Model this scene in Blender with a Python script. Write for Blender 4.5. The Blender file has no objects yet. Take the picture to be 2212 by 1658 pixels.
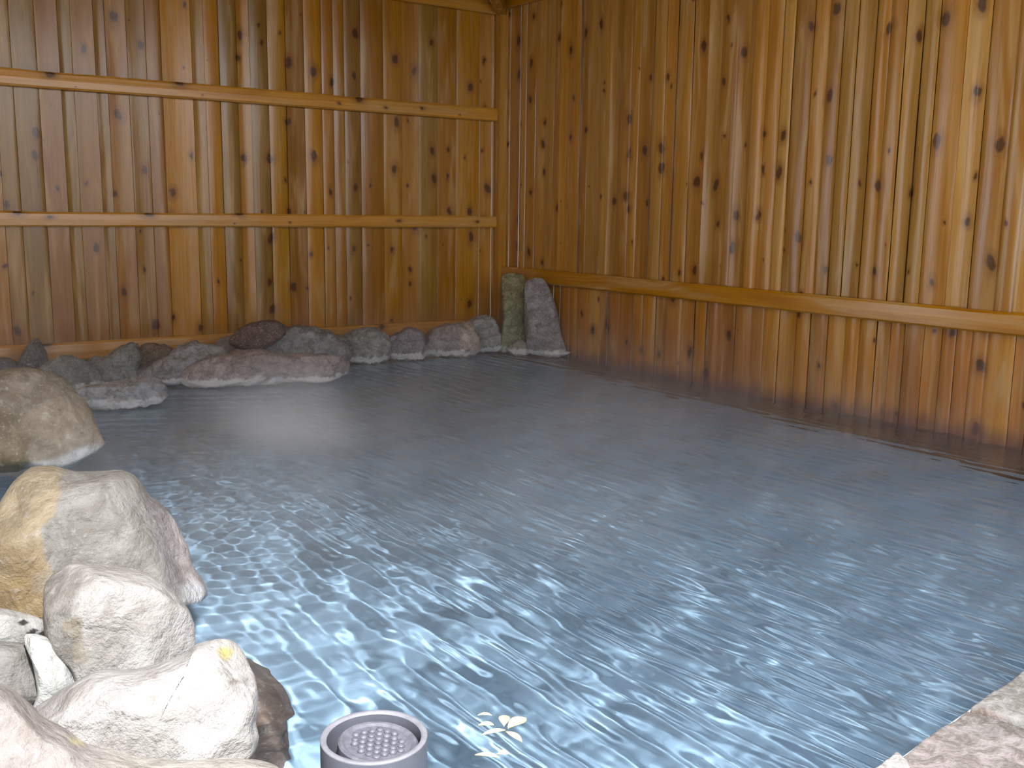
import bpy, bmesh, math, random
import numpy as np
from mathutils import Vector, noise as mnoise

scene = bpy.context.scene
# ------------------------------------------------------------ camera
F, CX, CY, H = 2185.9, 1106.0, 829.0, 1.25          # focal length in pixels of the 2212 x 1658 frame
YAW, PITCH, ROLL = math.radians(34.82), math.radians(9.66), math.radians(0.775)
XR, YB = 5.42, 8.0                                  # right wall plane, back wall plane
fw = Vector((math.sin(YAW)*math.cos(PITCH), math.cos(YAW)*math.cos(PITCH), -math.sin(PITCH)))
r0 = Vector((math.cos(YAW), -math.sin(YAW), 0.0)); u0 = r0.cross(fw)
rt = math.cos(ROLL)*r0 + math.sin(ROLL)*u0
up = -math.sin(ROLL)*r0 + math.cos(ROLL)*u0
EYE = Vector((0, 0, H))
cam_d = bpy.data.cameras.new('camera'); cam = bpy.data.objects.new('camera', cam_d)
scene.collection.objects.link(cam); scene.camera = cam
cam_d.sensor_width = 36.0; cam_d.lens = F/2212*36.0; cam_d.clip_start = 0.05
from mathutils import Matrix
M = Matrix((rt, up, -fw)).transposed().to_4x4(); M.translation = EYE
cam.matrix_world = M

# ------------------------------------------------------------ light
w = bpy.data.worlds.new('overcast_sky'); scene.world = w; w.use_nodes = True
wn = w.node_tree.nodes; wl = w.node_tree.links
bgn = wn['Background']; bgn.inputs['Strength'].default_value = 0.72
tc = wn.new('ShaderNodeTexCoord'); sx = wn.new('ShaderNodeSeparateXYZ'); rp = wn.new('ShaderNodeValToRGB')
wl.new(tc.outputs['Generated'], sx.inputs[0]); wl.new(sx.outputs['Z'], rp.inputs[0]); wl.new(rp.outputs[0], bgn.inputs['Color'])
rp.color_ramp.elements[0].position = 0.0; rp.color_ramp.elements[0].color = (2.6, 2.68, 2.8, 1)
rp.color_ramp.elements[1].position = 0.8; rp.color_ramp.elements[1].color = (0.85, 0.92, 1.02, 1)
e = rp.color_ramp.elements.new(0.14); e.color = (2.5, 2.58, 2.7, 1)
e = rp.color_ramp.elements.new(0.35); e.color = (0.9, 0.96, 1.05, 1)
lamp_d = bpy.data.lights.new('added_spot', 'SPOT'); lamp = bpy.data.objects.new('added_spot', lamp_d); scene.collection.objects.link(lamp)  # spot added above and behind the camera for caustics and near-to-far falloff
lamp_d.energy = 1500; lamp_d.shadow_soft_size = 0.14; lamp_d.color = (1.0, 0.99, 0.97)
lamp_d.spot_size = math.radians(60); lamp_d.spot_blend = 1.0
lamp.location = (0.1, -0.9, 4.2)
lamp.rotation_euler = (Vector((1.4, 1.6, 0.0))-lamp.location).to_track_quat('-Z', 'Y').to_euler()
vs = scene.view_settings
scene.display_settings.display_device = 'sRGB'
vs.view_transform = 'Standard'; vs.look = 'None'; vs.gamma = 1.0; vs.use_curve_mapping = False
vs.exposure = 1.36
cy = scene.cycles
cy.use_denoising = True
cy.caustics_refractive = True; cy.caustics_reflective = False
cy.max_bounces = 7; cy.diffuse_bounces = 2; cy.glossy_bounces = 3; cy.transmission_bounces = 5; cy.volume_bounces = 1
cy.sample_clamp_indirect = 4.0
cy.volume_step_rate = 5.0; cy.volume_max_steps = 32
cy.use_adaptive_sampling = True; cy.adaptive_threshold = 0.03

# ------------------------------------------------------------ helpers
def ray(x, y):
    return fw + rt*((x-CX)/F) - up*((y-CY)/F)
def on_z(x, y, z=0.0):
    d = ray(x, y); return EYE + d*((z-H)/d.z)
def on_y(x, y, Y):
    d = ray(x, y); return EYE + d*(Y/d.y)
def on_x(x, y, X):
    d = ray(x, y); return EYE + d*(X/d.x)
def srgb(r, g, b):
    f = lambda c: (c/255/12.92) if c/255 <= 0.04045 else ((c/255+0.055)/1.055)**2.4
    return (f(r), f(g), f(b))
def tag(o, label=None, cat=None, group=None, kind=None):
    if label: o['label'] = label
    if cat: o['category'] = cat
    if group: o['group'] = group
    if kind: o['kind'] = kind
    return o
def mesh_obj(name, verts, faces, mat=None, parent=None, smooth=True, colors=None, loc=None):
    me = bpy.data.meshes.new(name)
    verts = np.asarray(verts, dtype=float)
    if loc is not None: verts = verts - np.array(loc)
    me.from_pydata(verts.tolist(), [], [tuple(f) for f in faces]); me.update()
    if smooth: me.polygons.foreach_set('use_smooth', [True]*len(me.polygons))
    if colors is not None:
        a = me.color_attributes.new('tone', 'FLOAT_COLOR', 'POINT')
        c = np.ones((len(verts), 4)); c[:, :3] = colors; a.data.foreach_set('color', c.ravel())
    o = bpy.data.objects.new(name, me); scene.collection.objects.link(o)
    if loc is not None: o.location = loc
    if mat: me.materials.append(mat)
    if parent: o.parent = parent
    return o
def bm_obj(name, bm, mat, parent=None, smooth=False, loc=None):
    bmesh.ops.recalc_face_normals(bm, faces=bm.faces[:])
    me = bpy.data.meshes.new(name); bm.to_mesh(me); bm.free()
    if smooth: me.polygons.foreach_set('use_smooth', [True]*len(me.polygons))
    o = bpy.data.objects.new(name, me); scene.collection.objects.link(o)
    me.materials.append(mat)
    if parent: o.parent = parent
    if loc is not None: o.location = loc
    return o
def fbm(p, s, oc=4, H_=0.9):
    return mnoise.fractal(Vector(p)*s, H_, 2.1, oc)

class NT:
    """small node-tree writer"""
    def __init__(s, name):
        s.m = bpy.data.materials.new(name); s.m.use_nodes = True
        s.n = s.m.node_tree.nodes; s.l = s.m.node_tree.links
        s.b = s.n['Principled BSDF']; s.out = s.n['Material Output']
    def N(s, t, ins=None, **kw):
        n = s.n.new(t)
        for k, v in kw.items(): setattr(n, k, v)
        for k, v in (ins or {}).items():
            if isinstance(v, bpy.types.NodeSocket): s.l.new(v, n.inputs[k])
            else: n.inputs[k].default_value = v
        return n
    def math(s, op, a, b=None, c=None, clamp=False):
        n = s.n.new('ShaderNodeMath'); n.operation = op; n.use_clamp = clamp
        for i, v in enumerate((a, b, c)):
            if v is None: continue
            if isinstance(v, bpy.types.NodeSocket): s.l.new(v, n.inputs[i])
            else: n.inputs[i].default_value = v
        return n.outputs[0]
    def mix(s, f, a, b, bt='MIX'):
        n = s.n.new('ShaderNodeMix'); n.data_type = 'RGBA'; n.blend_type = bt
        for i, v in ((0, f), (6, a), (7, b)):
            if isinstance(v, bpy.types.NodeSocket): s.l.new(v, n.inputs[i])
            elif i and len(v) == 3: n.inputs[i].default_value = (*v, 1)
            else: n.inputs[i].default_value = v
        return n.outputs[2]
    def smooth(s, v, lo, hi):
        n = s.N('ShaderNodeMapRange', {'Value': v, 'From Min': lo, 'From Max': hi}); n.interpolation_type = 'SMOOTHSTEP'
        return n.outputs[0]
    def link(s, a, b): s.l.new(a, b)

# ------------------------------------------------------------ materials
def wood_material(name, flat_axis, use_attr, base=(0.5, 0.3, 0.1), grain_dir='Z', knots=True, stain=False, rough=0.24):
    """boards: grain along grain_dir, flat_axis is the coordinate across the boards"""
    t = NT(name)
    co = t.N('ShaderNodeTexCoord').outputs['Object']
    sp = t.N('ShaderNodeSeparateXYZ', {0: co})
    across = sp.outputs[flat_axis]; along = sp.outputs[grain_dir]
    other = sp.outputs[[a for a in 'XYZ' if a not in (flat_axis, grain_dir)][0]]
    if use_attr:
        at = t.N('ShaderNodeAttribute', attribute_name='tone'); basec = at.outputs['Color']
        pl = t.N('ShaderNodeAttribute', attribute_name='board').outputs['Fac']
    else:
        basec = t.N('ShaderNodeRGB').outputs[0]; basec.default_value = (*base, 1); pl = t.math('MULTIPLY', other, 1.0)
    off = t.math('MULTIPLY', pl, 37.7)
    # fine grain
    g = t.N('ShaderNodeCombineXYZ', {0: t.math('MULTIPLY', across, 55.0), 1: t.math('MULTIPLY', along, 1.6), 2: off})
    gn = t.N('ShaderNodeTexNoise', {'Vector': g.outputs[0], 'Scale': 1.0, 'Detail': 4.0, 'Roughness': 0.6, 'Distortion': 0.4})
    # broad cathedral figure
    g2 = t.N('ShaderNodeCombineXYZ', {0: t.math('MULTIPLY', across, 11.0), 1: t.math('MULTIPLY', along, 1.1), 2: off})
    gn2 = t.N('ShaderNodeTexNoise', {'Vector': g2.outputs[0], 'Scale': 1.0, 'Detail': 2.0, 'Roughness': 0.5, 'Distortion': 0.8})
    c = t.mix(t.smooth(gn.outputs['Fac'], 0.35, 0.72), basec, t.mix(1.0, basec, (0.80, 0.74, 0.66), 'MULTIPLY'))
    c = t.mix(t.math('MULTIPLY', t.smooth(gn2.outputs['Fac'], 0.48, 0.70), 0.55), c, (0.46, 0.28, 0.11))
    c = t.mix(t.math('MULTIPLY', t.smooth(gn2.outputs['Fac'], 0.48, 0.25), 0.4), c, t.mix(1.0, basec, (0.66, 0.5, 0.36), 'MULTIPLY'))
    height = gn.outputs['Fac']
    if knots:
        kv = t.N('ShaderNodeCombineXYZ', {0: t.math('MULTIPLY', across, 5.2), 1: t.math('MULTIPLY', along, 3.3), 2: 0.0})
        wob = t.N('ShaderNodeTexNoise', {'Vector': kv.outputs[0], 'Scale': 3.0, 'Detail': 1.0})
        kk = t.N('ShaderNodeVectorMath', {0: kv.outputs[0], 1: t.N('ShaderNodeVectorMath', {0: wob.outputs['Color'], 1: (0.22, 0.22, 0.0)}, operation='MULTIPLY').outputs[0]}, operation='ADD')
        kb = t.N('ShaderNodeVectorMath', {0: kk.outputs[0], 1: (0.5, 0.5, 0.5)}, operation='SUBTRACT')
        kc = t.N('ShaderNodeVectorMath', {0: kb.outputs[0], 1: (1, 1, 0)}, operation='MULTIPLY')
        vo = t.N('ShaderNodeTexVoronoi', {'Vector': kc.outputs[0], 'Scale': 1.0, 'Randomness': 1.0}, voronoi_dimensions='2D')
        cs = t.N('ShaderNodeSeparateColor', {0: vo.outputs['Color']})
        size = t.math('MULTIPLY', t.math('SUBTRACT', cs.outputs[0], 0.38, clamp=True), 0.27)
        ratio = t.math('DIVIDE', vo.outputs['Distance'], t.math('ADD', size, 0.0001))
        core = t.math('MULTIPLY', t.smooth(ratio, 1.15, 0.55), t.smooth(cs.outputs[0], 0.40, 0.46))
        halo = t.math('MULTIPLY', t.smooth(ratio, 2.6, 1.0), 0.55)
        halo = t.math('MULTIPLY', halo, t.smooth(cs.outputs[0], 0.40, 0.46))
        c = t.mix(halo, c, (0.22, 0.085, 0.018))
        c = t.mix(t.math('MULTIPLY', core, 0.86), c, (0.055, 0.022, 0.008))
    if stain:
        gz = t.N('ShaderNodeNewGeometry').outputs['Position']
        z = t.N('ShaderNodeSeparateXYZ', {0: gz}).outputs['Z']
        n = t.N('ShaderNodeTexNoise', {'Vector': g2.outputs[0], 'Scale': 1.4, 'Detail': 3.0})
        edge = t.math('ADD', z, t.math('MULTIPLY', t.math('SUBTRACT', n.outputs['Fac'], 0.5), 0.16))
        c = t.mix(t.math('MULTIPLY', t.smooth(edge, 0.13, 0.0), 0.75), c, (0.11, 0.035, 0.022))
    t.link(c, t.b.inputs['Base Color'])
    t.link(t.math('MULTIPLY_ADD', gn2.outputs['Fac'], 0.22, rough-0.11), t.b.inputs['Roughness'])
    t.b.inputs['Specular IOR Level'].default_value = 0.55
    bp = t.N('ShaderNodeBump', {'Height': height, 'Strength': 0.10, 'Distance': 0.01})
    t.link(bp.outputs[0], t.b.inputs['Normal'])
    return t.m

def rock_material(name, bump=0.5, rough=0.8, scale=1.0, crust=True, contrast=1.0, dark=1.0, lime=0.055):
    t = NT(name)
    co = t.N('ShaderNodeTexCoord').outputs['Object']
    a = t.mix(1.0, t.N('ShaderNodeAttribute', attribute_name='tone').outputs['Color'], (dark, dark, dark), 'MULTIPLY')
    n1 = t.N('ShaderNodeTexNoise', {'Vector': co, 'Scale': 9*scale, 'Detail': 6.0, 'Roughness': 0.65, 'Distortion': 0.7})
    n2 = t.N('ShaderNodeTexNoise', {'Vector': co, 'Scale': 45*scale, 'Detail': 4.0, 'Roughness': 0.7})
    n3 = t.N('ShaderNodeTexVoronoi', {'Vector': co, 'Scale': 30*scale}, feature='F1')
    c = t.mix(t.math('MULTIPLY', t.smooth(n1.outputs['Fac'], 0.35, 0.65), 0.75*contrast), a, t.mix(1.0, a, (0.50, 0.47, 0.43), 'MULTIPLY'))
    c = t.mix(t.math('MULTIPLY', t.smooth(n2.outputs['Fac'], 0.52, 0.75), 0.5*contrast), c, (0.60*dark, 0.59*dark, 0.57*dark))
    c = t.mix(t.math('MULTIPLY', t.smooth(n2.outputs['Fac'], 0.42, 0.25), 0.6*contrast), c, (0.07, 0.065, 0.06))
    if crust:
        z = t.N('ShaderNodeSeparateXYZ', {0: t.N('ShaderNodeNewGeometry').outputs['Position']}).outputs['Z']
        ez = t.math('ADD', z, t.math('MULTIPLY', t.math('SUBTRACT', n1.outputs['Fac'], 0.5), 0.10))
        band = t.math('MULTIPLY', t.smooth(ez, lime, lime-0.02), t.smooth(ez, 0.008, 0.022))
        c = t.mix(t.math('MULTIPLY', band, 0.8), c, (0.86, 0.88, 0.90) if lime > 0.06 else (0.72, 0.74, 0.76))
        c = t.mix(t.math('MULTIPLY', t.smooth(ez, 0.02, -0.01), 0.8), c, (0.045, 0.04, 0.04))
    t.link(c, t.b.inputs['Base Color']); t.b.inputs['Roughness'].default_value = rough
    hh = t.math('ADD', t.math('MULTIPLY', n1.outputs['Fac'], 1.0), t.math('MULTIPLY', n2.outputs['Fac'], 0.35))
    bp = t.N('ShaderNodeBump', {'Height': hh, 'Strength': bump, 'Distance': 0.03})
    t.link(bp.outputs[0], t.b.inputs['Normal'])
    return t.m

def plain_material(name, col, rough=0.5, noise_amt=0.2, scale=20.0, bump=0.1):
    t = NT(name)
    co = t.N('ShaderNodeTexCoord').outputs['Object']
    n = t.N('ShaderNodeTexNoise', {'Vector': co, 'Scale': scale, 'Detail': 5.0, 'Roughness': 0.6})
    c = t.mix(t.math('MULTIPLY', t.smooth(n.outputs['Fac'], 0.35, 0.7), noise_amt), col, tuple(x*0.35 for x in col))
    t.link(c, t.b.inputs['Base Color']); t.b.inputs['Roughness'].default_value = rough
    bp = t.N('ShaderNodeBump', {'Height': n.outputs['Fac'], 'Strength': bump, 'Distance': 0.01})
    t.link(bp.outputs[0], t.b.inputs['Normal'])
    return t.m

M_wall_back = wood_material('cedar_boards_back', 'X', True)
M_wall_right = wood_material('cedar_boards_right', 'Y', True, stain=True)
M_rail_x = wood_material('cedar_rail_back', 'Z', False, srgb(196, 140, 52), 'X', knots=True)
M_rail_y = wood_material('cedar_rail_right', 'Z', False, srgb(176, 118, 14), 'Y', knots=False)
M_post = wood_material('cedar_post', 'X', False, srgb(178, 126, 44), 'Z', knots=False)
M_ceil = wood_material('cedar_ceiling', 'X', False, srgb(150, 110, 60), 'Y', knots=False)
M_rock = rock_material('grey_rock')
M_rock_far = rock_material('dark_wet_rock', bump=1.0, rough=0.6, dark=1.35, scale=1.8, contrast=1.3, lime=0.072)
M_rock_pale = rock_material('pale_rock', bump=0.75, crust=False, contrast=1.0, dark=0.52)
M_flag = rock_material('flagstone', bump=0.5, crust=False, scale=2.6, contrast=1.5, dark=0.40)
M_under = rock_material('submerged_rock', bump=0.4, crust=False)
M_mortar = plain_material('pale_mortar', (0.36, 0.36, 0.35), 0.85, 0.35, 18, 0.4)
M_pvc = plain_material('grey_plastic', (0.10, 0.105, 0.13), 0.45, 0.25, 14, 0.05)
M_pvc_rim = plain_material('worn_plastic_rim', (0.19, 0.19, 0.22), 0.5, 0.3, 30, 0.1)
M_cap = plain_material('dull_plastic_cap', (0.12, 0.12, 0.15), 0.55, 0.5, 40, 0.3)
M_glint = plain_material('pale_yellow_glint', (0.62, 0.55, 0.27), 0.5, 0.15, 30, 0.1)
M_pool = plain_material('blue_grey_pool_floor', (0.46, 0.63, 0.80), 0.7, 0.35, 5, 0.2)
M_earth = plain_material('grey_gravel_ground', (0.30, 0.29, 0.27), 0.9, 0.6, 12, 0.5)

# ------------------------------------------------------------ board walls
def board_wall(name, axis, plane, nrm, bands, mat, seed):
    """bands: list of (z0, z1, [(a0, a1, (r,g,b)), ...], out); one cupped board per entry"""
    rnd = random.Random(seed)
    V = []; Fc = []; C = []; B = []
    NU = 10
    for (z0, z1, boards, out) in bands:
        NZ = max(6, int((z1-z0)/0.06))
        for bi, (a0, a1, col) in enumerate(boards):
            base = len(V); wd = a1-a0; a0 += 0.0015; a1 -= 0.0015
            cup = rnd.choice((-1, 1, 1))*rnd.uniform(0.003, 0.009); tilt = rnd.uniform(-0.0035, 0.0035); ph = rnd.uniform(0, 99)
            lift = rnd.uniform(0, 0.004); bid = rnd.random()
            for j in range(NZ+1):
                z = z0 + (z1-z0)*j/NZ
                cz = cup + 0.0035*mnoise.noise(Vector((ph, z*1.7, 0))); tz = tilt + 0.004*mnoise.noise(Vector((ph+9, z*1.3, 0)))
                for i in range(NU+1):
                    t = i/NU; a = a0+(a1-a0)*t; q = 2*t-1
                    d = out + lift + cz*(1-q*q) + tz*q
                    if i in (0, NU): d -= 0.0012
                    if i in (1, NU-1):
                        a = a0 + (a1-a0)*(0.085 if i == 1 else 0.915)
                    p = plane + nrm*d
                    V.append((a, p, z) if axis == 'x' else (p, a, z)); C.append(col); B.append(bid)
            for j in range(NZ):
                for i in range(NU):
                    k = base + j*(NU+1)+i
                    Fc.append((k, k+1, k+NU+2, k+NU+1))
        # backing sheet closes the joints
        base = len(V); lo = min(b[0] for b in boards); hi = max(b[1] for b in boards); p0 = plane - nrm*0.02; p1 = plane-nrm*0.05
        for p in (p0, p1):
            for (a, z) in ((lo, z0), (hi, z0), (hi, z1), (lo, z1)):
                V.append((a, p, z) if axis == 'x' else (p, a, z)); C.append((0.12, 0.06, 0.02)); B.append(0.0)
        for f in ((0, 1, 2, 3), (4, 5, 6, 7), (0, 1, 5, 4), (1, 2, 6, 5), (2, 3, 7, 6), (3, 0, 4, 7)):
            Fc.append(tuple(base+i for i in f))
    o = mesh_obj(name, V, Fc, mat, smooth=True, colors=C)
    at = o.data.attributes.new('board', 'FLOAT', 'POINT'); at.data.foreach_set('value', B)
    bm = bmesh.new(); bm.from_mesh(o.data); bmesh.ops.recalc_face_normals(bm, faces=bm.faces[:]); bm.to_mesh(o.data); bm.free()
    tag(o, kind='structure')
    return o

OR, GR, BR, PK = srgb(178, 124, 24), srgb(144, 108, 44), srgb(152, 102, 22), srgb(172, 124, 48)
# back wall: board joints as read along one row of the photograph, with the tint of each board
bx = [(-640, BR), (-560, GR), (-480, OR), (-400, BR), (-330, BR), (-270, GR), (-205, BR), (-150, OR), (-100, GR), (-50, BR), (0, GR), (38, GR), (92, BR), (140, GR), (168, BR), (216, GR), (240, BR), (285, GR), (325, BR), (357, OR), (422, PK), (448, OR),
      (480, GR), (518, PK), (545, GR), (583, OR), (621, BR), (660, OR), (697, PK), (722, BR), (745, GR), (780, BR), (829, OR), (868, PK),
      (905, GR), (945, BR), (985, OR), (1035, PK), (1062, BR)]
xs = [on_y(p, 330, YB).x for p, c in bx] + [XR]
rnd = random.Random(4)
def jit(c, k=0.12): s = 1+rnd.uniform(-k, k); return tuple(min(1, v*s*(1+rnd.uniform(-0.04, 0.04))) for v in c)
boards_b = [(xs[i], xs[i+1], jit(bx[i][1])) for i in range(len(bx))]
board_wall('wall_back', 'x', YB, -1.0, [(-0.6, 3.35, boards_b, 0.0)], M_wall_back, 11)
boards_l = [(2.2+0.15*i, 2.35+0.15*i, jit((BR, OR, GR)[i % 3])) for i in range(38)]
board_wall('shade_wall_left', 'y', -2.2, 1.0, [(-0.6, 3.35, boards_l, 0.0)], wood_material('cedar_boards_left', 'Y', True), 13)  # unseen wall added to cut sky light on the far water
def random_boards(a0, a1, seed, pal, wmin=0.11, wmax=0.20):
    r = random.Random(seed); a = a0; out = []
    while a < a1-0.06:
        b = min(a1, a + r.uniform(wmin, wmax)); c = r.choice(pal); s = r.uniform(0.85, 1.15)
        out.append((a, b, tuple(v*s for v in c))); a = b
    return out
up_b = random_boards(-0.6, YB, 21, [srgb(178, 124, 44), srgb(168, 116, 44), srgb(172, 126, 56), srgb(160, 110, 42), srgb(178, 132, 62)], 0.09, 0.17)
lo_b = random_boards(-0.6, YB, 22, [srgb(184, 124, 36), srgb(176, 118, 50), srgb(168, 110, 44), srgb(188, 130, 44)], 0.09, 0.16)
board_wall('wall_right', 'y', XR, -1.0, [(0.66, 3.35, up_b, 0.0), (-0.6, 0.66, lo_b, 0.006)], M_wall_right, 12)

# ------------------------------------------------------------ rails, post, plates
def timber(name, p0, p1, hgt, dep, out_dir, mat, wavy=0.0, seed=1, bev=0.012):
    """a squared timber from p0 to p1 (points on its lower back edge), slightly waney front"""
    p0 = Vector(p0); p1 = Vector(p1); L = (p1-p0).length; n = max(2, int(L/0.06))
    out = Vector(out_dir); V = []; Fc = []
    for i in range(n+1):
        t = i/n; c = p0.lerp(p1, t)
        wt = wavy*mnoise.noise(Vector((t*L*2.2, seed, 0))) + wavy*0.6*mnoise.noise(Vector((t*L*7, seed, 3)))
        wb = wavy*0.5*mnoise.noise(Vector((t*L*2.2, seed+5, 0)))
        for (o_, z_) in ((0, 0), (dep-bev, 0), (dep, bev+wb), (dep, hgt*0.50+wt*0.5), (dep-bev*0.35, hgt-bev*1.2+wt), (dep-bev, hgt+wt), (0, hgt+wt)):
            V.append(c + out*o_ + Vector((0, 0, z_)))
    m = 7
    for i in range(n):
        for k in range(m):
            a = i*m+k; b = i*m+(k+1) % m
            Fc.append((a, b, b+m, a+m))
    Fc.append(tuple(range(m))); Fc.append(tuple(n*m+k for k in reversed(range(m))))
    o = mesh_obj(name, [tuple(v) for v in V], Fc, mat, smooth=False)
    bm = bmesh.new(); bm.from_mesh(o.data); bmesh.ops.recalc_face_normals(bm, faces=bm.faces[:]); bm.to_mesh(o.data); bm.free()
    return tag(o, kind='structure')
YF = YB-0.012
timber('trim_1', (-0.9, YF, 2.065), (XR-0.10, YF, 2.065), 0.115, 0.05, (0, -1, 0), M_rail_x, 0.008, 3)
timber('trim_2', (-0.9, YF, 1.100), (XR-0.10, YF, 1.100), 0.105, 0.05, (0, -1, 0), M_rail_x, 0.006, 8)
timber('trim_3', (-0.9, YF, 0.12), (XR-0.10, YF, 0.12), 0.135, 0.05, (0, -1, 0), M_rail_x, 0.003, 5)
timber('trim_4', (-0.9, YF, 3.0), (XR-0.10, YF, 3.0), 0.16, 0.06, (0, -1, 0), M_rail_x, 0.003, 15)
timber('trim_5', (XR-0.012, -0.6, 0.62), (XR-0.012, YB-0.10, 0.62), 0.125, 0.055, (-1, 0, 0), M_rail_y, 0.004, 25)
timber('trim_6', (XR-0.012, -0.6, 3.05), (XR-0.012, YB-0.10, 3.05), 0.16, 0.06, (-1, 0, 0), M_rail_y, 0.003, 35)
def box_bm(bm, lo, hi, bev=0.0):
    m = Matrix.Translation((Vector(lo)+Vector(hi))/2) @ Matrix.Diagonal((hi[0]-lo[0], hi[1]-lo[1], hi[2]-lo[2], 1))
    r = bmesh.ops.create_cube(bm, size=1, matrix=m)
    if bev: bmesh.ops.bevel(bm, geom=list({e for v in r['verts'] for e in v.link_edges}), offset=bev, segments=2, affect='EDGES')
bm = bmesh.new(); box_bm(bm, (XR-0.10, YB-0.10, -0.5), (XR-0.012, YB-0.012, 3.3), 0.006)
tag(bm_obj('trim_7', bm, M_post), kind='structure')
# hip rafter rising from the corner post towards the middle of the roof
bm = bmesh.new(); box_bm(bm, (0.0, -0.05, -0.06), (0.95, 0.05, 0.06), 0.006)
br = bm_obj('trim_8', bm, M_post, loc=(XR-0.07, YB-0.07, 3.05))
br.rotation_euler = Vector((-1, -1, 0.30)).to_track_quat('X', 'Z').to_euler(); tag(br, kind='structure')
# ceiling: boards on joists over the pool, unseen and extended to dim far water, open towards the photographer
bm = bmesh.new()
box_bm(bm, (-2.2, 1.9, 3.36), (XR+0.1, YB+0.1, 3.40))
x = -2.1
while x < XR:
    box_bm(bm, (x, 1.9, 3.26), (x+0.09, YB-0.01, 3.36)); x += 0.75
tag(bm_obj('ceiling', bm, M_ceil), kind='structure')

# unseen slatted screen added behind the camera; its gaps streak the board highlights
bm = bmesh.new()
for (a_, b_) in ((-7.0, -3.2), (-1.9, 0.3), (1.3, 2.6), (3.4, 4.3), (5.3, 9.0)):
    box_bm(bm, (a_, -4.05, 0.0), (b_, -4.0, 2.9))
tag(bm_obj('streak_screen', bm, M_ceil), kind='structure')
# ------------------------------------------------------------ pool basin and decks
bm = bmesh.new(); box_bm(bm, (-1.2, 0.2, -0.70), (XR+0.02, YB, -0.55))
tag(bm_obj('floor', bm, M_pool), kind='structure')
def prism(name, poly, z0, z1, mat, kind='structure'):
    bm = bmesh.new()
    a = [bm.verts.new((x, y, z1)) for x, y in poly]; b = [bm.verts.new((x, y, z0)) for x, y in poly]
    bm.faces.new(a); bm.faces.new(list(reversed(b)))
    for i in range(len(poly)):
        j = (i+1) % len(poly); bm.faces.new((a[i], b[i], b[j], a[j]))
    return tag(bm_obj(name, bm, mat), kind=kind)
prism('floor_left', [(-1.2, 0.2), (0.62, 0.2), (0.70, 1.6), (0.62, 2.1), (0.62, 2.6), (0.55, 3.2), (0.35, 3.8), (-0.2, 4.1), (-1.2, 4.2)], -0.56, 0.02, M_mortar)
pe = [on_z(px, py, 0.05) for px, py in ((1885, 1662), (1985, 1590), (2090, 1520), (2212, 1452), (2330, 1378))]
prism('floor_right', [(p.x+0.012, p.y-0.012) for p in pe] + [(XR-0.03, pe[-1].y+0.1), (XR-0.03, 0.2), (pe[0].x-0.35, 0.2), (pe[0].x-0.22, pe[0].y-0.25)], -0.56, 0.045, M_mortar)
prism('floor_outer', [(-6, -8), (9, -8), (9, 0.19), (-6, 0.19)], -0.1, 0.0, M_earth)

# ------------------------------------------------------------ water
def make_water():
    sp = 0.0095
    x0, x1, y0, y1 = -1.19, XR, 0.21, YB
    nx = int((x1-x0)/sp)+1; ny = int((y1-y0)/sp)+1
    X, Y = np.meshgrid(np.linspace(x0, x1, nx), np.linspace(y0, y1, ny))
    rs = np.random.RandomState(5); Z = np.zeros_like(X)
    # wave trains: mostly across the line of sight, ripples 7 to 30 cm long
    # short crests running away to the right (seen as slanting streaks), plus a weaker confused chop
    ramp = np.clip((X-Y*0.35+0.2)/1.2, 0.15, 1)
    for i in range(64):
        if i < 26: lam = rs.uniform(0.045, 0.13); main = math.radians(rs.normal(2, 6)); m = 0.0049*(lam/0.1)**1.7*ramp
        elif i < 54: lam = 0.042*(4.2**rs.uniform(0, 1)); main = rs.uniform(0, math.pi*2); m = 0.0029*(lam/0.15)**1.6*(1.25-0.75*ramp)
        else: lam = rs.uniform(0.3, 0.7); main = rs.uniform(0, math.pi*2); m = 0.0022
        k = 2*np.pi/lam; amp = m*rs.uniform(0.4, 1.0)/3.4
        wx = 0.06*np.sin(X*rs.uniform(1, 3)+rs.uniform(0, 6)+Y*rs.uniform(-2, 2)); wy = 0.06*np.sin(Y*rs.uniform(1, 3)+rs.uniform(0, 6))
        gate = 0.5+0.5*np.sin(X*rs.uniform(-3, 3)+Y*rs.uniform(-3, 3)+rs.uniform(0, 6))
        Z += amp*gate*np.sin(k*((X+wx)*math.cos(main)+(Y+wy)*math.sin(main))+rs.uniform(0, 7))
    V = np.stack([X.ravel(), Y.ravel(), Z.ravel()], 1)
    idx = np.arange(nx*ny).reshape(ny, nx)
    Fq = np.stack([idx[:-1, :-1].ravel(), idx[:-1, 1:].ravel(), idx[1:, 1:].ravel(), idx[1:, :-1].ravel()], 1)
    me = bpy.data.meshes.new('water'); me.vertices.add(len(V)); me.vertices.foreach_set('co', V.ravel())
    me.loops.add(Fq.size); me.loops.foreach_set('vertex_index', Fq.ravel())
    me.polygons.add(len(Fq)); me.polygons.foreach_set('loop_start', np.arange(0, Fq.size, 4)); me.polygons.foreach_set('loop_total', np.full(len(Fq), 4))
    me.update(calc_edges=True); me.validate(); me.polygons.foreach_set('use_smooth', [True]*len(Fq))
    t = NT('pool_water')
    g = t.N('ShaderNodeBsdfGlass', {'Color': (0.90, 0.96, 1.0, 1), 'Roughness': 0.0, 'IOR': 1.33})
    t.link(g.outputs[0], t.out.inputs['Surface'])
    me.materials.append(t.m)
    o = bpy.data.objects.new('water', me); scene.collection.objects.link(o)
    tag(o, 'steaming clear blue-grey hot spring water filling the pool', 'water', kind='stuff')
    o.cycles.is_caustics_caster = True
    return o
make_water()
lamp_d.cycles.is_caustics_light = True
bpy.data.objects['floor'].cycles.is_caustics_receiver = True

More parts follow.
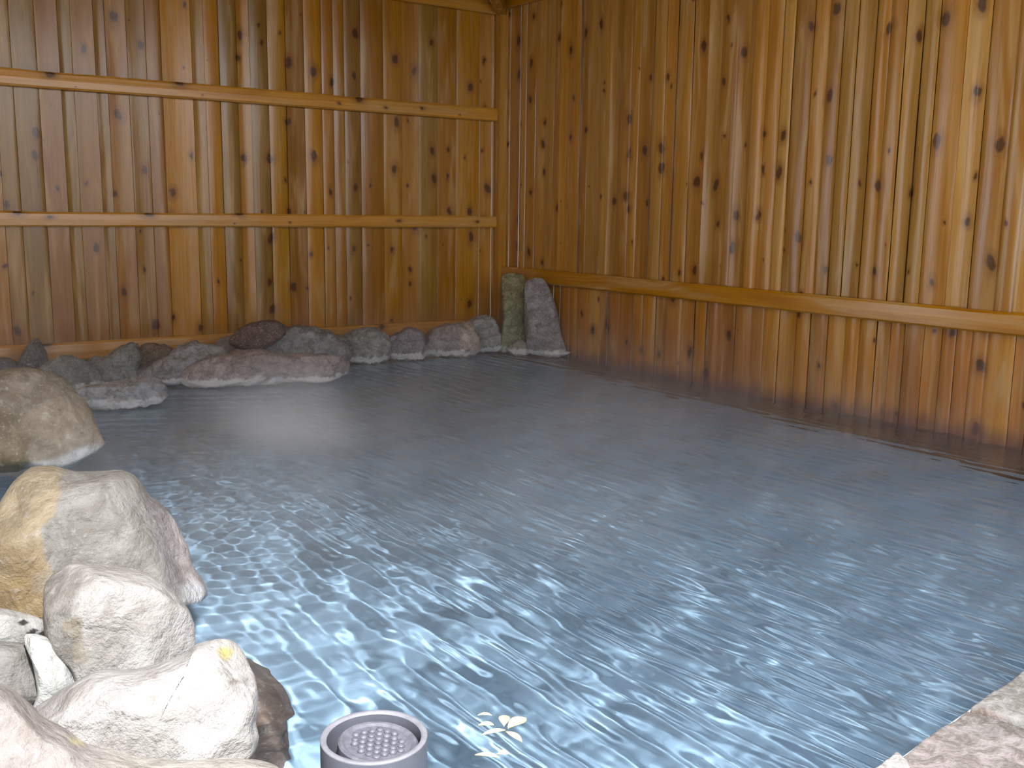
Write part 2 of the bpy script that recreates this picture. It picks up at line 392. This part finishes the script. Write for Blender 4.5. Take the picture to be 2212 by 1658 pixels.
# ------------------------------------------------------------ rocks
def smoothclosed(pts, n):
    """resample a closed outline with Catmull-Rom"""
    m = len(pts); dense = []
    for i in range(m):
        p0, p1, p2, p3 = (np.array(pts[(i+k) % m], float) for k in (-1, 0, 1, 2))
        for s in range(16):
            t = s/16
            dense.append(0.5*((2*p1)+(-p0+p2)*t+(2*p0-5*p1+4*p2-p3)*t*t+(-p0+3*p1-3*p2+p3)*t**3))
    dense = np.array(dense); seg = np.linalg.norm(np.roll(dense, -1, 0)-dense, axis=1); cum = np.concatenate([[0], np.cumsum(seg)])
    tt = np.linspace(0, cum[-1], n, endpoint=False); D = np.vstack([dense, dense[:1]])
    return np.stack([np.interp(tt, cum, D[:, k]) for k in (0, 1)], 1)

def proj(p):
    d = Vector(p)-EYE; z = d.dot(fw); return (CX+F*d.dot(rt)/z, CY-F*d.dot(up)/z)

def rock(name, outline, anchor, thick, col, label, cat='rock', group=None, mat=None, seed=0, amp=0.06, back=1.0,
         paint=None, n=110, rings=44, sink=None, square=0.5, push=0.5, jag=1.0):
    """a solid rock: outline seen from the camera at the distance of anchor (x, y, z of its foot), bulged by thick both ways"""
    o2 = smoothclosed(outline, n)
    foot = on_z(*anchor)
    vd = (foot-EYE).normalized(); hz = Vector((vd.x, vd.y, 0)).normalized()
    nrm = (vd*0.55+hz*0.45).normalized()                 # the outline plane leans back a little
    P0 = foot + hz*thick*push
    def hit(x, y):
        d = ray(x, y); return EYE + d*((P0-EYE).dot(nrm)/d.dot(nrm))
    ring = np.array([tuple(hit(x, y)) for x, y in o2]); c = ring.mean(0)
    size = np.linalg.norm(ring-c, axis=1).mean()
    vn = np.array(nrm)
    V = []; rr = random.Random(seed)
    for j in range(1, rings):
        ph = math.pi*(j/rings-0.5)
        s = math.cos(ph)**square; off = math.sin(ph)
        off = off*thick*(1.0 if off < 0 else back)
        for q in ring: V.append(c+(q-c)*s+vn*off)
    V = [c-vn*thick] + V + [c+vn*thick*back]
    V = np.array(V)
    # facets: cut against a few planes on the near side
    view = -vn
    rs = np.random.RandomState(seed+1)
    for k in range(10):
        d = view*rs.uniform(0.7, 1.0) + rs.normal(0, 0.36, 3); d /= np.linalg.norm(d)
        ext = ((V-c)@d).max(); lim = ext*rs.uniform(0.80, 0.93)
        over = np.maximum(0, (V-c)@d-lim); V = V - np.outer(over*0.85, d)
    out = []
    for v in V:
        q = v/size; dv = v-c; L = np.linalg.norm(dv)+1e-9
        a = fbm(tuple(q+seed*3.1), 1.1, 3)*amp*1.1 + (0.5-abs(mnoise.noise(Vector(q)*2.6+Vector((seed, 1, 2)))))*amp*0.5*jag
        a += fbm(tuple(q+seed), 4.5, 5)*amp*0.5*jag + (0.35-abs(mnoise.noise(Vector(q)*7+Vector((3, seed, 2)))))*amp*0.25*jag
        a += amp*0.35
        out.append(v + dv/L*a*size)
    V = np.array(out)
    if sink is not None: V[:, 2] += sink-V[:, 2].max()
    Fc = []
    for i in range(n): Fc.append((0, 1+(i+1) % n, 1+i))
    for j in range(rings-2):
        for i in range(n):
            a = 1+j*n+i; b = 1+j*n+(i+1) % n; Fc.append((a, b, b+n, a+n))
    last = len(V)-1; base = 1+(rings-2)*n
    for i in range(n): Fc.append((base+i, base+(i+1) % n, last))
    cols = np.tile(np.array(col), (len(V), 1))
    if paint:
        for i, v in enumerate(V):
            cols[i] = paint(proj(v), v, cols[i])
    loc = (foot.x, foot.y, max(min(V[:, 2]), -0.5))
    o = mesh_obj(name, V, Fc, mat or M_rock, smooth=True, colors=cols, loc=loc)
    bm = bmesh.new(); bm.from_mesh(o.data); bmesh.ops.recalc_face_normals(bm, faces=bm.faces[:]); bm.to_mesh(o.data); bm.free()
    return tag(o, label, cat, group)

def lerp(a, b, t): t = max(0, min(1, t)); return np.array(a)*(1-t)+np.array(b)*t
def sm(v, a, b): t = max(0, min(1, (v-a)/(b-a))); return t*t*(3-2*t)
def nz(v, s, k=0): return mnoise.noise(Vector(v)*s+Vector((k, k, k)))

GREY = (0.26, 0.25, 0.25); WARM = (0.34, 0.29, 0.23); PALE = (0.62, 0.59, 0.57); PINK = (0.40, 0.32, 0.30); DARK = (0.11, 0.09, 0.09)

# near left bank ------------------------------------------------------------
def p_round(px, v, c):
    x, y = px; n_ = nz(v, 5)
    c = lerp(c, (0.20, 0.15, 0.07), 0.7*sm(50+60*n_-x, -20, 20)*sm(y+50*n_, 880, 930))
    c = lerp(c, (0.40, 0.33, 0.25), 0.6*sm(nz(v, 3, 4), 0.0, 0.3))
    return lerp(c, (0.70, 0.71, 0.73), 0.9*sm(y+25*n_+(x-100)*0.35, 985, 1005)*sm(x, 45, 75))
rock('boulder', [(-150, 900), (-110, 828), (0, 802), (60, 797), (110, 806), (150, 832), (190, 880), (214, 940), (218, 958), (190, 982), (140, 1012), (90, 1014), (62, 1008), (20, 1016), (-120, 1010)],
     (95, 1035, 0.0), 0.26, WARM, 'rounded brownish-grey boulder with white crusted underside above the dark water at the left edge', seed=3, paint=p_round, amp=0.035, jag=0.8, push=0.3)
def p_big(px, v, c):
    x, y = px; n_ = nz(v, 6)
    n_ = n_*0.6+0.6*nz(v, 17); edge = 135 - (y-1020)*0.17 + 45*n_*(0.3 if y < 1120 else 1)
    o_ = lerp((0.55, 0.45, 0.30), (0.48, 0.34, 0.17), sm(y+80*n_, 1120, 1260))
    if y > 1130: edge = 95+ (y-1130)*0.15 + 40*n_
    c = lerp(c, o_, sm(edge-x, -8, 8))
    fl = 318 + (y-1080)*0.22
    c = lerp(c, (0.36, 0.32, 0.34), 0.8*sm(x-fl+12*n_, -10, 8)*(1-sm(x-fl, 25, 50)))
    c = lerp(c, (0.60, 0.53, 0.53), 0.8*sm(x-fl+10*n_, 25, 50))
    return lerp(c, (0.80, 0.80, 0.83), sm(y+18*n_, 1250, 1265)*sm(x, 385, 400))
rock('boulder', [(-160, 1330), (-120, 1180), (-20, 1120), (10, 1072), (55, 1022), (105, 1013), (170, 1022), (255, 1018), (292, 1033), (318, 1068), (362, 1105), (395, 1165), (408, 1215), (440, 1270), (436, 1290), (405, 1296), (380, 1330), (330, 1400), (200, 1430), (60, 1380), (-60, 1370)],
     (300, 1345, 0.02), 0.30, (0.42, 0.40, 0.37), 'largest boulder of the left bank, grey with an ochre left face and pinkish right flank', seed=8, paint=p_big, amp=0.03, mat=M_rock_pale, jag=0.8, push=0.55)
def p_whit(px, v, c):
    x, y = px; n_ = nz(v, 6)
    c = lerp(c, (0.33, 0.31, 0.28), 0.9*sm(165+45*nz(v, 13)-x, -10, 14))
    return lerp(c, (0.42, 0.33, 0.22), 0.5*sm(nz(v, 14, 5), 0.42, 0.5))
rock('boulder', [(95, 1350), (100, 1270), (140, 1225), (200, 1222), (300, 1238), (352, 1262), (392, 1300), (415, 1330), (420, 1375), (415, 1410), (390, 1440), (300, 1465), (210, 1480), (172, 1478), (150, 1440), (108, 1400)],
     (320, 1500, 0.03), 0.20, (0.60, 0.57, 0.55), 'whitish boulder with a dark grey left side below the largest boulder, next to the water', seed=13, paint=p_whit, amp=0.03, mat=M_rock_pale, jag=0.9, push=0.45)
def p_low(px, v, c):
    x, y = px; n_ = nz(v, 6)
    c = lerp(c, (0.40, 0.37, 0.36), 0.8*sm(150-(y-1500)*0.2+25*n_-x, -10, 10))
    c = lerp(c, (0.72, 0.71, 0.70), 0.7*sm(y+70*n_, 1500, 1560)*sm(x, 250, 320))
    d = math.hypot(x-487, (y-1410)*1.1); c = lerp(c, (0.66, 0.57, 0.22), sm(20-d+8*n_, 0, 8))
    d = abs(x-505)/25+abs(y-1472)/7; return lerp(c, (0.28, 0.24, 0.19), 0.7*sm(1.0-d, 0, 0.4))
rock('boulder', [(75, 1545), (110, 1510), (170, 1470), (220, 1450), (300, 1448), (400, 1418), (418, 1398), (450, 1388), (490, 1385), (515, 1400), (530, 1428), (550, 1470), (557, 1510), (550, 1560), (556, 1590), (540, 1632), (470, 1665), (320, 1670), (150, 1640)],
     (440, 1700, 0.03), 0.17, (0.60, 0.57, 0.56), 'white boulder with a yellow lichen spot on its upper right corner', seed=17, paint=p_low, amp=0.028, mat=M_rock_pale, jag=0.9, push=0.5)
def p_fore(px, v, c):
    x, y = px; n_ = nz(v, 7)
    c = lerp(c, (0.60, 0.56, 0.50), 0.8*sm(x+80*n_, 180, 300))
    d = math.hypot(x-165, (y-1600)*1.6); return lerp(c, (0.62, 0.55, 0.32), sm(20-d+8*n_, 0, 8))
rock('boulder', [(-180, 1480), (-60, 1465), (0, 1482), (40, 1510), (80, 1548), (140, 1575), (190, 1612), (300, 1638), (420, 1640), (500, 1640), (560, 1650), (606, 1662), (640, 1720), (560, 1800), (300, 1860), (0, 1860), (-200, 1780)],
     (230, 1830, 0.03), 0.17, (0.44, 0.39, 0.37), 'pinkish-grey foreground rock filling the bottom left corner', seed=23, paint=p_fore, amp=0.03, mat=M_rock_pale, jag=0.9, push=0.5)
rock('stone', [(-90, 1330), (-20, 1312), (40, 1318), (95, 1335), (97, 1372), (70, 1386), (30, 1388), (-40, 1380), (-90, 1375)],
     (30, 1400, 0.03), 0.09, (0.72, 0.71, 0.69), 'small white stone with dark pits at the left edge under the ochre boulder face', seed=31, amp=0.03, mat=M_rock_pale,
     paint=lambda px, v, c: lerp(c, (0.06, 0.05, 0.05), max(sm(1-(abs(px[0]-50)/16+abs(px[1]-1344)/8), 0, .3), sm(1-(abs(px[0]-70)/18+abs(px[1]-1364+(px[0]-70)*0.3)/9), 0, .3))))
rock('stone', [(-100, 1400), (-20, 1388), (40, 1390), (72, 1398), (85, 1440), (105, 1480), (108, 1505), (60, 1530), (-20, 1535), (-100, 1520)],
     (20, 1545, 0.03), 0.08, (0.38, 0.36, 0.34), 'flat dull grey stone at the left edge between white mortar and foreground rock', seed=37, amp=0.02, mat=M_rock_pale)
rock('stone', [(52, 1375), (95, 1375), (130, 1400), (172, 1480), (165, 1510), (110, 1535), (70, 1540), (80, 1500), (72, 1440)],
     (110, 1548, 0.03), 0.05, (0.78, 0.79, 0.77), 'small smooth white mortar lump wedged between the left bank rocks', cat='mortar', seed=41, amp=0.02, mat=M_rock_pale, jag=0.3)
# submerged brown foot of the bank
rock('submerged_rock', [(330, 1300), (400, 1225), (455, 1215), (510, 1265), (560, 1320), (600, 1370), (625, 1440), (612, 1500), (635, 1580), (625, 1660), (560, 1720), (460, 1720), (380, 1600), (330, 1420)],
     (470, 1620, -0.22), 0.22, (0.27, 0.18, 0.14), 'brown rock under the water along the foot of the white bank rocks', cat='rock', seed=43, amp=0.03, mat=M_under, push=0.3, sink=-0.04)

# far row along the back wall -----------------------------------------------
def far(outline, anchor, thick, col, label, seed, **k):
    k.setdefault('amp', 0.13); k.setdefault('jag', 1.5); r_ = random.Random(seed); outline = [(x+r_.uniform(-5, 5), y+r_.uniform(-4, 3)) for x, y in outline]; k.setdefault('n', 72); k.setdefault('rings', 30); k.setdefault('mat', M_rock_far)
    return rock('stone', outline, anchor, thick, col, label, seed=seed, **k)
far([(-60, 775), (-10, 772), (30, 785), (40, 812), (20, 850), (-60, 850)], (-10, 850, 0), 0.16, (0.13, 0.13, 0.14), 'low dark wet stone cut off by the left edge at the back wall', 101)
far([(26, 800), (40, 775), (60, 752), (78, 734), (92, 742), (98, 770), (106, 800), (100, 835), (40, 838)], (65, 838, 0), 0.13, (0.12, 0.12, 0.12), 'dark pointed stone standing up behind the rounded brownish boulder', 103, amp=0.04, square=0.8)
far([(95, 792), (110, 775), (150, 772), (185, 778), (205, 800), (212, 828), (180, 850), (110, 850)], (150, 848, 0), 0.15, (0.20, 0.22, 0.22), 'low dark green-grey stone with a pale streak, right of the pointed stone', 107)
far([(182, 800), (200, 778), (230, 770), (262, 752), (283, 750), (300, 765), (300, 800), (292, 836), (240, 845), (190, 840)], (240, 838, 0), 0.17, (0.26, 0.28, 0.28), 'grey lumpy stone with a raised right shoulder in the back row', 109)
far([(295, 790), (305, 757), (330, 750), (358, 748), (374, 762), (372, 792), (340, 805), (300, 805)], (335, 800, 0.06), 0.12, (0.25, 0.19, 0.15), 'small brown-topped stone resting behind the grey lumpy stones', 113)
far([(300, 812), (330, 790), (365, 772), (395, 752), (425, 738), (460, 748), (484, 760), (480, 800), (440, 822), (350, 828), (300, 826)], (390, 832, 0), 0.2, (0.30, 0.30, 0.31), 'grey sloping stone with white lime foot, left of the long pinkish slab', 117)
far([(168, 862), (175, 838), (215, 830), (270, 828), (320, 820), (350, 838), (345, 862), (310, 878), (240, 886), (205, 886)], (270, 884, 0), 0.16, (0.40, 0.41, 0.44), 'flat slab with ragged white front edge just above the water, nearest of the back row', 121, push=0.6,
    paint=lambda px, v, c: lerp(c, (0.85, 0.85, 0.88), 0.9*sm(px[1]+20*nz(v, 9)+(px[0]-200)*0.16, 862, 880)))
far([(400, 815), (415, 785), (450, 770), (520, 766), (600, 762), (680, 764), (730, 770), (748, 788), (742, 806), (700, 822), (640, 826), (560, 826), (480, 834), (430, 838), (405, 830)], (575, 834, 0), 0.2, (0.38, 0.32, 0.32), 'long pinkish-grey slab with bright white lower edge at the waterline of the back row', 127, push=0.6,
    paint=lambda px, v, c: lerp(c, (0.85, 0.85, 0.88), 0.9*sm(px[1]+16*nz(v, 12)+(px[0]-420)*0.03, 818, 828)))
far([(480, 745), (500, 730), (560, 720), (620, 714), (680, 716), (720, 728), (748, 745), (752, 778), (700, 795), (560, 795), (490, 785)], (620, 800, 0), 0.24, (0.29, 0.30, 0.31), 'broad grey stone behind the long pinkish slab', 131)
far([(498, 742), (510, 715), (535, 700), (565, 692), (590, 690), (612, 705), (616, 722), (596, 745), (560, 758), (520, 756)], (560, 760, 0.19), 0.15, (0.13, 0.085, 0.075), 'dark reddish-brown stone lying on top of the back row against the sill', 137, amp=0.04)
far([(728, 760), (740, 735), (765, 716), (800, 710), (825, 718), (838, 745), (832, 778), (800, 786), (760, 784), (735, 778)], (785, 784, 0), 0.17, (0.30, 0.32, 0.31), 'rounded grey-green stone with white foot, between broad grey stone and small square stone', 139)
far([(838, 760), (842, 735), (862, 718), (885, 712), (905, 722), (920, 745), (918, 772), (880, 778), (845, 774)], (880, 778, 0), 0.13, (0.27, 0.25, 0.28), 'small mauve-grey stone with a bright white lower edge standing alone at the waterline', 149)
far([(918, 755), (925, 720), (955, 705), (990, 700), (1015, 704), (1030, 725), (1030, 750), (1010, 770), (960, 772), (925, 770)], (975, 771, 0), 0.18, (0.36, 0.32, 0.32), 'pinkish stone with a pale cream right face near the corner', 151,
    paint=lambda px, v, c: lerp(c, (0.62, 0.52, 0.45), 0.8*sm(px[0]+15*nz(v, 12), 990, 1003)))
far([(1020, 745), (1018, 705), (1035, 688), (1062, 687), (1076, 705), (1084, 735), (1086, 752), (1060, 762), (1030, 764)], (1055, 763, 0), 0.14, (0.34, 0.34, 0.33), 'pale grey stone leaning at the foot of the corner post', 157)
far([(1084, 600), (1090, 592), (1120, 590), (1136, 596), (1140, 640), (1140, 700), (1146, 748), (1120, 764), (1088, 758), (1084, 700)], (1115, 764, 0), 0.1, (0.27, 0.25, 0.13), 'tall narrow upright stone with mossy yellow-green face in the room corner', 163, amp=0.025, square=0.4,
    paint=lambda px, v, c: lerp(c, (0.22, 0.25, 0.15), 0.8*sm(px[1]+30*nz(v, 9), 640, 690)))
far([(1136, 620), (1146, 600), (1168, 600), (1184, 625), (1198, 675), (1212, 720), (1226, 758), (1190, 768), (1140, 764), (1134, 700)], (1180, 773, 0), 0.10, (0.28, 0.26, 0.27), 'tall grey triangular stone leaning in the room corner beside the right wall', 167, amp=0.025, square=0.5)
far([(1100, 752), (1108, 738), (1125, 736), (1140, 745), (1148, 760), (1130, 768), (1105, 766)], (1124, 769, 0), 0.07, (0.34, 0.32, 0.26), 'little wet stone at the foot of the mossy upright stone', 173)
far([(1172, 762), (1182, 750), (1200, 748), (1218, 754), (1226, 764), (1205, 772), (1180, 771)], (1200, 773, 0), 0.06, (0.42, 0.38, 0.30), 'little pale stone at the waterline before the triangular corner stone', 179)

# ------------------------------------------------------------ flagstones bottom right
def flag(poly, z, th, col, label, seed):
    P = [on_z(px, py, z) for px, py in poly]
    c = sum(P, Vector())/len(P); bm = bmesh.new()
    pts = smooth_poly([(p.x, p.y) for p in P], 10)
    m = len(pts); V = []; Fc = []
    prof = [(1.0, -th), (1.004, -th*0.3), (1.0, -0.012), (0.985, -0.003), (0.96, 0.0)] + [(0.96*(1-k/14), 0.0) for k in range(1, 14)]
    for (s, dz) in prof:
        for (x, y) in pts:
            X = c.x+(x-c.x)*s; Y = c.y+(y-c.y)*s
            n_ = fbm((X*4+seed, Y*4, 0), 2, 4)*0.006 + fbm((X, Y, seed), 25, 3)*0.0018
            V.append((X, Y, z+dz+(n_ if dz > -th*0.5 else 0)))
    V.append((c.x, c.y, z)); top = len(V)-1; V.append((c.x, c.y, z-th)); bot = len(V)-1
    for j in range(len(prof)-1):
        for i in range(m):
            a = j*m+i; b = j*m+(i+1) % m; Fc.append((a, b, b+m, a+m))
    j = (len(prof)-1)*m
    for i in range(m): Fc.append((j+i, j+(i+1) % m, top)); Fc.append(((i+1) % m, i, bot))
    bm.free()
    cols = []
    for v in V:
        t = nz(v, 6, seed); cols.append(lerp(lerp(col, (0.46, 0.29, 0.26), 0.6*sm(t, 0.1, 0.35)), (0.30, 0.29, 0.27), 0.6*sm(nz(v, 4, seed+3), 0.15, 0.4)))
    o = mesh_obj('flagstone', V, Fc, M_flag, colors=cols, loc=(c.x, c.y, z-th))
    bm = bmesh.new(); bm.from_mesh(o.data); bmesh.ops.recalc_face_normals(bm, faces=bm.faces[:]); bm.to_mesh(o.data); bm.free()
    return tag(o, label, 'paving stone')
def smooth_poly(pts, k):
    out = []; m = len(pts)
    for i in range(m):
        a = np.array(pts[i]); b = np.array(pts[(i+1) % m])
        for s in range(k):
            q = a+(b-a)*(s/k); w_ = 0.0035*mnoise.noise(Vector((q[0]*9, q[1]*9, 4))); out.append((q[0]+w_, q[1]+w_))
    return out
flag([(2097, 1526), (2126, 1506), (2165, 1478), (2212, 1448), (2330, 1375), (2420, 1470), (2330, 1590), (2212, 1556), (2150, 1540)], 0.075, 0.06, (0.50, 0.48, 0.46), 'upper pale grey paving stone at the right edge above the cream mortar joint', 3)
flag([(1948, 1632), (2000, 1592), (2050, 1560), (2088, 1532), (2140, 1548), (2212, 1570), (2325, 1605), (2300, 1760), (2100, 1800), (1990, 1720)], 0.075, 0.06, (0.52, 0.45, 0.44), 'large pinkish-grey paving stone at the pool edge in the bottom right corner', 5)
flag([(1884, 1662), (1938, 1621), (1965, 1640), (1990, 1700), (1960, 1760), (1800, 1790), (1790, 1730)], 0.075, 0.06, (0.74, 0.73, 0.71), 'smallest whitish paving stone at the bottom, left of the pinkish one', 7)

for o_ in scene.objects:
    if o_.name.split('.')[0] in ('submerged_rock', 'floor_left', 'floor_right', 'boulder'): o_.cycles.is_caustics_receiver = True
# ------------------------------------------------------------ drain pipe with cap
def lathe_bm(bm, prof, n=96, c=(0, 0)):
    rows = [[bm.verts.new((c[0]+r*math.cos(2*math.pi*i/n), c[1]+r*math.sin(2*math.pi*i/n), z)) for i in range(n)] for r, z in prof]
    for a, b in zip(rows, rows[1:]):
        for i in range(n): bm.faces.new((a[i], a[(i+1) % n], b[(i+1) % n], b[i]))
    return rows
pc = on_z(808, 1588, 0.10)
pipe = bpy.data.objects.new('overflow_pipe', None); scene.collection.objects.link(pipe); pipe.location = (pc.x, pc.y, -0.55)
tag(pipe, 'grey plastic overflow pipe standing in the pool at the bottom with a capped open mouth', 'pipe')
Rp = 0.118; zt = 0.65
bm = bmesh.new(); rows = lathe_bm(bm, [(Rp, 0), (Rp, zt-0.004)]); rows2 = lathe_bm(bm, [(Rp-0.014, zt-0.004), (Rp-0.014, 0)])
bm_obj('pipe_body', bm, M_pvc, pipe, smooth=True).cycles.is_caustics_receiver = True
bm = bmesh.new(); lathe_bm(bm, [(Rp, zt-0.004), (Rp+0.0006, zt-0.001), (Rp-0.002, zt+0.001), (Rp-0.011, zt+0.001), (Rp-0.014, zt-0.004)])
o = bm_obj('rim', bm, M_pvc_rim, pipe, smooth=True); o['label'] = 'pale worn rim'
bm = bmesh.new(); Rc = 0.089
rows = lathe_bm(bm, [(Rc, -0.05), (Rc, -0.004), (Rc-0.004, 0.0), (Rc-0.010, -0.001), (Rc-0.016, -0.005), (0.001, -0.006)])
bm.faces.new(rows[-1]); bm.faces.new(rows[0])
cap = bm_obj('cap', bm, M_cap, pipe, smooth=False, loc=(0.008, -0.005, zt-0.013)); cap.rotation_euler = (math.radians(3), math.radians(4), 0)
bm = bmesh.new(); rs_ = random.Random(2)
for i in range(-4, 5):
    for j in range(-4, 5):
        x = (i+0.5*(j % 2))*0.0200; y = j*0.0165
        if math.hypot(x, y) < 0.058:
            bmesh.ops.create_icosphere(bm, subdivisions=2, radius=0.0088, matrix=Matrix.Translation((x, y, -0.0045)) @ Matrix.Diagonal((1, 1, rs_.uniform(0.5, 0.9), 1)))
o = bm_obj('stud', bm, plain_material('dull_studs', (0.12, 0.12, 0.15), 0.5, 0.6, 60, 0.1), cap, smooth=True); o['label'] = 'field of small pale raised studs on the cap'; o['kind'] = 'stuff'

# ------------------------------------------------------------ glints on the water, modelled as pale floating shapes
def glint(px, py, L, W, rot, label, group):
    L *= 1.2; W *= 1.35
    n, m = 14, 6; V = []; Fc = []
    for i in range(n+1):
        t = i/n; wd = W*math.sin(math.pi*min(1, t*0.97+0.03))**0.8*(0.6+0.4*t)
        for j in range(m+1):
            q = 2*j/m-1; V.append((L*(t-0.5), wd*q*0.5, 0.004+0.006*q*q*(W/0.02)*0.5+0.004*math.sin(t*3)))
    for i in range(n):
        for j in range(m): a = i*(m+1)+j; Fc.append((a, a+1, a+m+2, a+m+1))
    o = mesh_obj('glint', V, Fc, M_glint, smooth=True)
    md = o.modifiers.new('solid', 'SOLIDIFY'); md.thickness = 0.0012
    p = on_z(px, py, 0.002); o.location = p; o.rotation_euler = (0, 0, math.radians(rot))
    return tag(o, label, 'glint', group)
G1 = 'pale yellow glints shaped as floating pieces beside the pipe'
for a in [(1047, 1549, 0.030, 0.012, -35, 'smallest oval pale yellow glint shape, top left of the floating cluster'),
          (1050, 1571, 0.032, 0.018, -30, 'rounded pale yellow glint shape at the left end of the floating cluster'),
          (1066, 1587, 0.052, 0.016, -12, 'long curved pale yellow glint shape along the lower left of the cluster'),
          (1089, 1562, 0.040, 0.026, 55, 'broad cream glint shape in the middle of the floating cluster'),
          (1117, 1568, 0.052, 0.034, 10, 'largest pale cream glint shape at the right of the floating cluster'),
          (1110, 1596, 0.050, 0.018, -85, 'narrow yellowish glint shape pointing down at the lower right of the cluster'),
          (1052, 1638, 0.048, 0.016, -45, 'long pale yellow glint shape at the very bottom below the cluster'),
          (1087, 1634, 0.024, 0.020, -30, 'small round pale yellow glint shape at the very bottom right of the long one')]:
    glint(*a, G1)

# ------------------------------------------------------------ steam
def steam():
    bm = bmesh.new(); box_bm(bm, (0.7, 2.2, 0.03), (XR-0.08, YB-0.25, 1.0))
    t = NT('steam_volume'); t.n.remove(t.b)
    pos = t.N('ShaderNodeNewGeometry').outputs['Position']
    n = t.N('ShaderNodeTexNoise', {'Vector': pos, 'Scale': 1.5, 'Detail': 3.0, 'Roughness': 0.55, 'Distortion': 0.8})
    z = t.N('ShaderNodeSeparateXYZ', {0: pos}).outputs['Z']
    fall = t.math('POWER', t.smooth(z, 0.95, 0.0), 2.2)
    base = t.math('MULTIPLY', t.math('MULTIPLY_ADD', t.smooth(n.outputs['Fac'], 0.42, 0.72), 0.22, 0.035), fall)
    def puff(c, r, k):
        d = t.N('ShaderNodeVectorMath', {0: pos, 1: c}, operation='SUBTRACT')
        d = t.N('ShaderNodeVectorMath', {0: d.outputs[0], 1: tuple(1/x for x in r)}, operation='MULTIPLY')
        L = t.N('ShaderNodeVectorMath', {0: d.outputs[0]}, operation='LENGTH').outputs['Value']
        return t.math('MULTIPLY', t.smooth(L, 1.0, 0.0), k)
    pf = puff((2.0, 4.95, 0.10), (0.45, 0.7, 0.5), 2.3)
    pf = t.math('MULTIPLY', pf, t.smooth(n.outputs['Fac'], 0.3, 0.65))
    vol = t.N('ShaderNodeVolumeScatter', {'Color': (0.95, 0.96, 1.0, 1), 'Density': t.math('ADD', base, pf), 'Anisotropy': 0.3})
    t.link(vol.outputs[0], t.out.inputs['Volume'])
    o = bm_obj('steam', bm, t.m)
    tag(o, 'thin white steam drifting low over the hot pool', 'steam', kind='stuff')
steam()
